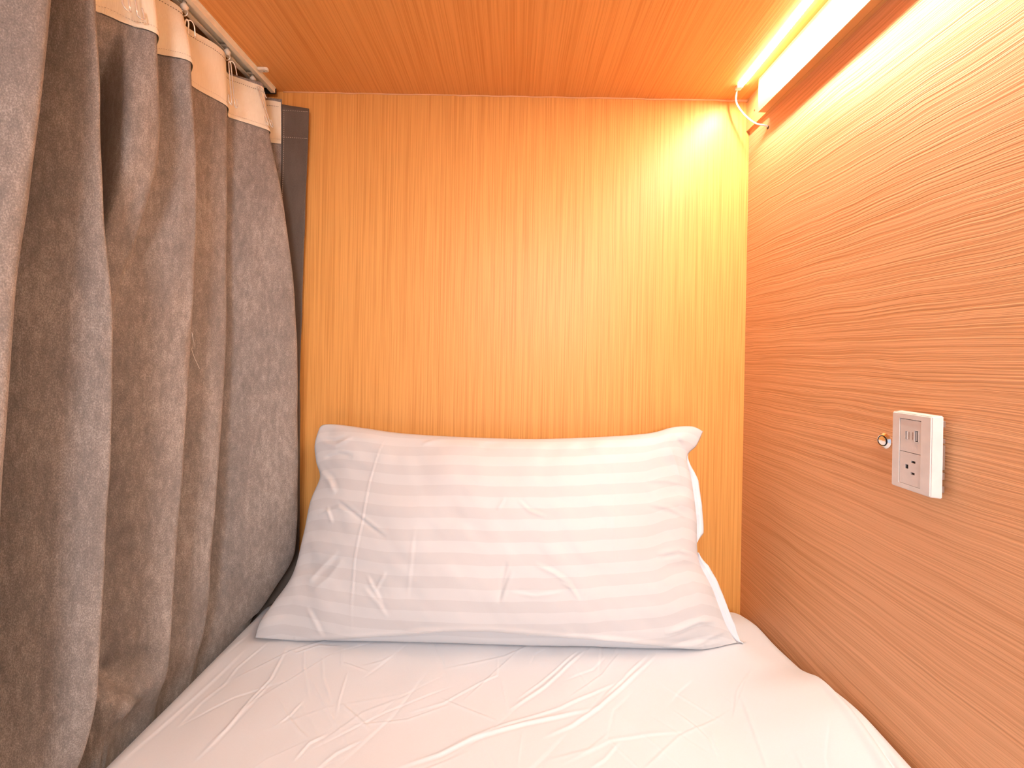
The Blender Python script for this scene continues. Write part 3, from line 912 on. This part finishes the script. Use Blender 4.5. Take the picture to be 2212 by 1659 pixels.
def make_runner(label):
    r = empty('curtain_runner', (0, 0, 0), label, 'curtain runner', 'runners in the curtain rail')
    bm = bmesh.new()
    add_box(bm, -0.0105, 0.0105, -0.0055, 0.0055, 0.0022, 0.0062, 0.001, 1)
    bm_obj('slider', bm, M_CREAM, r)
    bm = bmesh.new()
    add_tube(bm, [(0, 0, 0.004), (0, 0, -0.002), (0, 0, -0.006), (0, 0, -0.012)], [0.0028, 0.0032, 0.0060, 0.0036], 12)
    bm_obj('stem', bm, M_CREAM, r, smooth=True)
    bm = bmesh.new()
    ring = [(0.0052 * math.sin(a), 0, -0.0160 + 0.0052 * math.cos(a)) for a in np.linspace(0, 2 * PI, 17)]
    add_tube(bm, ring, 0.0008, 6, cap=False)
    bm_obj('ring', bm, M_STEEL, r, smooth=True)
    return r


def make_hook(label):
    """pleater hook: top eye over the ring, two long wires, two prongs turned up at the foot"""
    h = empty('curtain_hook', (0, 0, 0), label, 'curtain hook', 'pleater hooks on the heading tape')
    L = 0.078; q = 0.0034; r = 0.00105
    bm = bmesh.new()
    top_ = [(0.0, -q, -L), (0.0, -q * 0.8, -0.012), (0.0, -q * 0.6, -0.003), (0.0, 0, 0.0), (0.0, q * 0.6, -0.003), (0.0, q * 0.8, -0.012), (0.0, q, -L)]
    add_tube(bm, smooth_path(top_, 6), r, 8)
    bm_obj('shank', bm, M_STEEL, h, smooth=True)
    for sg in (-1, 1):
        bm = bmesh.new()
        add_tube(bm, smooth_path([(0, sg * q, -L), (0.001, sg * q * 1.5, -L - 0.0028), (0.001, sg * q * 2.5, -L - 0.001), (0.0, sg * q * 2.9, -L + 0.005), (0, sg * q * 2.6, -L + 0.014)], 6), r, 8)
        bm_obj('prong', bm, M_STEEL, h, smooth=True)
    bm = bmesh.new()
    add_tube(bm, smooth_path([(0, 0, -0.002), (0.002, 0.004, 0.001), (0.003, 0.009, -0.004), (0.003, 0.012, -0.020)], 6), r * 0.9, 8)
    bm_obj('clip_wire', bm, M_STEEL, h, smooth=True)
    return h


def copy_thing(o):
    c = o.copy(); C.objects.link(c)
    for ch in list(o.children):
        k = ch.copy(); C.objects.link(k); k.parent = c; k.matrix_parent_inverse = Matrix.Identity(4)
    return c


def hit_curtain(px, py):
    """nearest point of the cloth seen at a place of the photograph"""
    J = proj(CB); d = (J[..., 0] - px) ** 2 + (J[..., 1] - py) ** 2 + (CB[..., 1] > 1) * 1e9
    near = np.argwhere(d < np.min(d) + 60)
    best = min(near, key=lambda k: CB[k[0], k[1], 1])
    return CB[best[0], best[1]], normals(CB)[best[0], best[1]]


run0 = make_runner('pale runner above the deep pleat, only its foot in view')
hk0 = make_hook('wide pleater hook holding the deepest pleat of the curtain')
# runner y, hook eye, hook foot, width
layout = [
    (0.566, (-.5350, .562, .531), (-.5240, .5660, .452), 1.25, 'wide pleater hook holding the deepest pleat of the curtain', 'pale runner above the deepest pleat of the curtain'),
    (0.676, (-.5435, .680, .538), (-.5560, .690, .460), 1.0, 'pleater hook half hidden behind second bulge of heading tape', 'cream runner at the wide gap under the near rail'),
    (0.777, (-.5370, .772, .535), (-.5290, .773, .452), 0.85, 'tall narrow pleater hook between two flat tape bulges', 'cream runner midway along the visible rail'),
    (0.853, (-.5240, .836, .530), (-.5000, .840, .452), 0.85, 'leaning pleater hook on the last pleat before the headboard', 'cream runner closest to the headboard end of rail'),
]
for i, (y, eye, foot, wd, lab, rlab) in enumerate(layout):
    r = run0 if i == 0 else copy_thing(run0)
    r.location = (XT, y, ZC - ht + 0.001); r['label'] = rlab
    h = hk0 if i == 0 else copy_thing(hk0)
    e_, f_ = Vector(eye), Vector(foot)
    h.location = e_; h['label'] = lab
    zc = (e_ - f_).normalized(); yc_ = Vector((0.35, 1, 0)); yc_ = (yc_ - zc * yc_.dot(zc)).normalized(); xc = yc_.cross(zc)
    h.rotation_euler = Matrix((xc, yc_, zc)).transposed().to_euler()
    h.scale = (1, wd, (e_ - f_).length / 0.081)

# ------------------------------------------------------------------ lint thread on the curtain
pts = []
for p in [(417, 720), (419, 735), (421, 745), (420, 755), (423, 768), (430, 785), (437, 799)]:
    q, n = hit_curtain(*p)
    n = n * (1 if n[0] > 0 else -1)
    pts.append(q + n * 0.0032)
tag(tube('lint_thread', smooth_path(pts, 5), 0.0003, M_THREAD, cur, 5), 'fine pale lint thread clinging to the velour')

# ------------------------------------------------------------------ socket plate on the right wall
px0 = 0.490                                     # front face
a0 = ray(1926, 967); yL = px0 / a0[0]
a1 = ray(2011, 988); yR = px0 / a1[0]
zT = ray(1927, 888)[1] * yL; zBt = ray(1924, 1046)[1] * yL
PW, PHt = yL - yR, zT - zBt
sk = empty('socket_plate', (XR, (yL + yR) / 2, (zT + zBt) / 2), 'white wall plate with power socket and charging ports', 'socket')


def pl(fx, fz):
    """fractions across (from the headboard side) and down the plate front -> y, z"""
    return yL - fx * PW, zT - fz * PHt


def slab(bm, y0, y1, z0, z1, x_front, x_back, grow, bev=0.0):
    f = [(y0, z0), (y1, z0), (y1, z1), (y0, z1)]
    g = [(y0 - grow, z0 - grow), (y1 + grow, z0 - grow), (y1 + grow, z1 + grow), (y0 - grow, z1 + grow)]
    a = [bm.verts.new((x_front, y, z)) for y, z in f]; b = [bm.verts.new((x_back, y, z)) for y, z in g]
    for k in range(4): bm.faces.new((a[k], a[(k + 1) % 4], b[(k + 1) % 4], b[k]))
    bm.faces.new(a[::-1]); bm.faces.new(b)
    if bev: bmesh.ops.bevel(bm, geom=bm.edges[:], offset=bev, segments=2, affect='EDGES')


# frame with a real opening for the modules
oy0, oz0 = pl(0.205, 0.075); oy1, oz1 = pl(0.755, 0.935)
bm = bmesh.new()
xb = 0.5025
ring_o = [(yL, zT), (yR, zT), (yR, zBt), (yL, zBt)]
ring_i = [(oy0, oz0), (oy1, oz0), (oy1, oz1), (oy0, oz1)]
g = 0.0012
ring_b = [(yL + g, zT + g), (yR - g, zT + g), (yR - g, zBt - g), (yL + g, zBt - g)]
fo = [bm.verts.new((px0, y, z)) for y, z in ring_o]; fi = [bm.verts.new((px0, y, z)) for y, z in ring_i]
bo = [bm.verts.new((xb, y, z)) for y, z in ring_b]; bi = [bm.verts.new((xb, y, z)) for y, z in ring_i]
for k in range(4):
    j = (k + 1) % 4
    bm.faces.new((fo[k], fo[j], fi[j], fi[k])); bm.faces.new((fo[k], bo[k], bo[j], fo[j]))
    bm.faces.new((fi[k], fi[j], bi[j], bi[k])); bm.faces.new((bo[k], bi[k], bi[j], bo[j]))
oe = [e for e in bm.edges if all(v in fo for v in e.verts) or (any(v in fo for v in e.verts) and any(v in bo for v in e.verts))]
bmesh.ops.bevel(bm, geom=oe, offset=0.0011, segments=3, affect='EDGES')
bm_obj('cover_frame', bm, M_WHITE, sk)


def module(name, fz0, fz1, holes, label):
    """module face with real recessed openings: face cut on a grid, opened and lined"""
    y0, z0 = pl(0.217, fz0); y1, z1 = pl(0.743, fz1)
    ysn = sorted({y0, y1} | {h[0] for h in holes} | {h[1] for h in holes}, reverse=True)
    zsn = sorted({z0, z1} | {h[2] for h in holes} | {h[3] for h in holes}, reverse=True)
    bm = bmesh.new()
    xf = px0 + 0.0006; depth = 0.006
    V = {}

    def v(x, y, z):
        k = (round(x, 6), round(y, 6), round(z, 6))
        if k not in V: V[k] = bm.verts.new((x, y, z))
        return V[k]
    for ya, yb in zip(ysn, ysn[1:]):
        for za, zb in zip(zsn, zsn[1:]):
            cy, cz = (ya + yb) / 2, (za + zb) / 2
            if any(h[1] < cy < h[0] and h[3] < cz < h[2] for h in holes): continue
            bm.faces.new((v(xf, ya, za), v(xf, yb, za), v(xf, yb, zb), v(xf, ya, zb)))
    for h in holes:
        c = [(h[0], h[2]), (h[1], h[2]), (h[1], h[3]), (h[0], h[3])]
        # insert subdivided rims so the walls meet the grid
        for k in range(4):
            (ya, za), (yb, zb) = c[k], c[(k + 1) % 4]
            line = [p for p in V if abs(p[0] - xf) < 1e-6 and min(ya, yb) - 1e-6 <= p[1] <= max(ya, yb) + 1e-6 and min(za, zb) - 1e-6 <= p[2] <= max(za, zb) + 1e-6]
            line.sort(key=lambda p: (p[1] - ya) ** 2 + (p[2] - za) ** 2)
            for p, q in zip(line, line[1:]):
                bm.faces.new((v(*p), v(*q), v(xf + depth, q[1], q[2]), v(xf + depth, p[1], p[2])))
    # outer sides
    c = [(y0, z0), (y1, z0), (y1, z1), (y0, z1)]
    for k in range(4):
        (ya, za), (yb, zb) = c[k], c[(k + 1) % 4]
        a = bm.verts.new((xf, ya, za)); b = bm.verts.new((xf, yb, zb)); d = bm.verts.new((xf + 0.008, yb, zb)); e = bm.verts.new((xf + 0.008, ya, za))
        bm.faces.new((a, b, d, e))
    o = bm_obj(name, bm, M_MODULE, sk)
    tag(o, label)
    bm = bmesh.new()
    for h in holes:
        add_box(bm, xf + depth * 0.28, xf + depth + 0.001, h[1] - 0.0002, h[0] + 0.0002, h[3] - 0.0002, h[2] + 0.0002)  # black block near the face of each opening paints the shade inside
    bm_obj('hole_shade', bm, M_HOLE, o)
    return o, xf


def hole(fx, fz, wy, hz):
    y, z = pl(fx, fz); return (y + wy / 2, y - wy / 2, z + hz / 2, z - hz / 2)


m1, xf = module('charging_module', 0.083, 0.505, [hole(0.375, 0.288, 0.0018, 0.0095), hole(0.637, 0.282, 0.0044, 0.0135)], 'upper insert with two charging ports')
m2, xf = module('power_socket', 0.512, 0.930, [hole(0.565, 0.622, 0.0056, 0.0028), hole(0.557, 0.772, 0.0050, 0.0028), hole(0.40, 0.700, 0.0042, 0.0052)], 'lower insert with three-pin power socket')
# raised lips of the openings
bm = bmesh.new()
for (fx, fz, wy, hz) in ((0.375, 0.288, 0.0018, 0.0095), (0.637, 0.282, 0.0044, 0.0135)):
    h = hole(fx, fz, wy + 0.0010, hz + 0.0010)
    for b_ in ((h[1], h[1] + 0.0005, h[3], h[2]), (h[0] - 0.0005, h[0], h[3], h[2]), (h[1], h[0], h[3], h[3] + 0.0005), (h[1], h[0], h[2] - 0.0005, h[2])):
        add_box(bm, xf - 0.0004, xf + 0.0002, *b_)
bm_obj('port_rim', bm, M_WHITE, m1)
# tiny printed marks beside the ports (too small to read in the photograph)
bm = bmesh.new()
for fx in (0.448, 0.540):
    for k in range(7):
        y, z = pl(fx, 0.245 + k * 0.0145)
        add_box(bm, xf - 0.00012, xf + 0.0001, y - 0.0005, y + 0.0005, z - 0.00045, z + 0.00045)
pm = bm_obj('printed_marks', bm, M_PRINT, m1); tag(pm, kind='stuff')
# thin tongue in the large port
h = hole(0.637, 0.282, 0.0044, 0.0135)
box('port_tongue', xf + 0.001, xf + 0.006, h[1] + 0.0028, h[0] - 0.0006, h[3] + 0.001, h[2] - 0.001, M_WHITE, m1)
# metal mounting bracket bridging the gap to the wall
bm = bmesh.new()
add_box(bm, 0.5026, 0.5042, yR + 0.004, yL - 0.004, zBt + 0.004, zT - 0.004)
add_box(bm, 0.5042, XR, yR + 0.012, yL - 0.012, zBt + 0.016, zT - 0.016)
for f0, f1 in ((0.05, 0.13), (0.27, 0.33), (0.35, 0.66), (0.69, 0.78), (0.86, 0.94)):
    add_box(bm, 0.5030, 0.5065, yR - 0.0004, yR + 0.006, zT - f1 * PHt, zT - f0 * PHt, 0.0005, 1)
bm_obj('mounting_bracket', bm, M_BRACKET, sk)

# ------------------------------------------------------------------ round push button by the socket
bxx = 0.506
ra = ray(1905, 952); yb_ = bxx / ra[0]; zb_ = ra[1] * yb_
pbn = empty('push_button', (XR, yb_, zb_), 'round chrome push button on the wall beside the socket plate', 'button')


def lathe(name, prof, mat, parent, seg=64):
    """profile of (distance from wall, radius) turned about the x axis"""
    bm = bmesh.new()
    rings = []
    for d, r in prof:
        rings.append([bm.verts.new((XR - d, yb_ + r * math.cos(a), zb_ + r * math.sin(a))) for a in [2 * PI * k / seg for k in range(seg)]])
    for a, b in zip(rings, rings[1:]):
        for k in range(seg): bm.faces.new((a[k], a[(k + 1) % seg], b[(k + 1) % seg], b[k]))
    bm.faces.new(rings[-1])
    return bm_obj(name, bm, mat, parent)


lathe('bezel', [(0.0, 0.0106), (0.0010, 0.0106), (0.0014, 0.0102), (0.0034, 0.0082), (0.0036, 0.0077), (0.0033, 0.0073), (0.0024, 0.0072), (0.0024, 0.001)], M_CHROME, pbn)
lathe('gap_ring', [(0.0023, 0.0072), (0.0027, 0.0071), (0.0027, 0.0055)], M_HOLE, pbn)
lathe('plunger', [(0.0024, 0.0060), (0.0036, 0.0060), (0.0040, 0.0054), (0.0041, 0.001)], M_CHROME, pbn)

# ------------------------------------------------------------------ room beyond the open foot end
struct(box('wall_front', -2.2, 2.2, -3.05, -3.0, -1.6, 1.6, M_PLASTER), 'plain pale room wall beyond the open foot end')
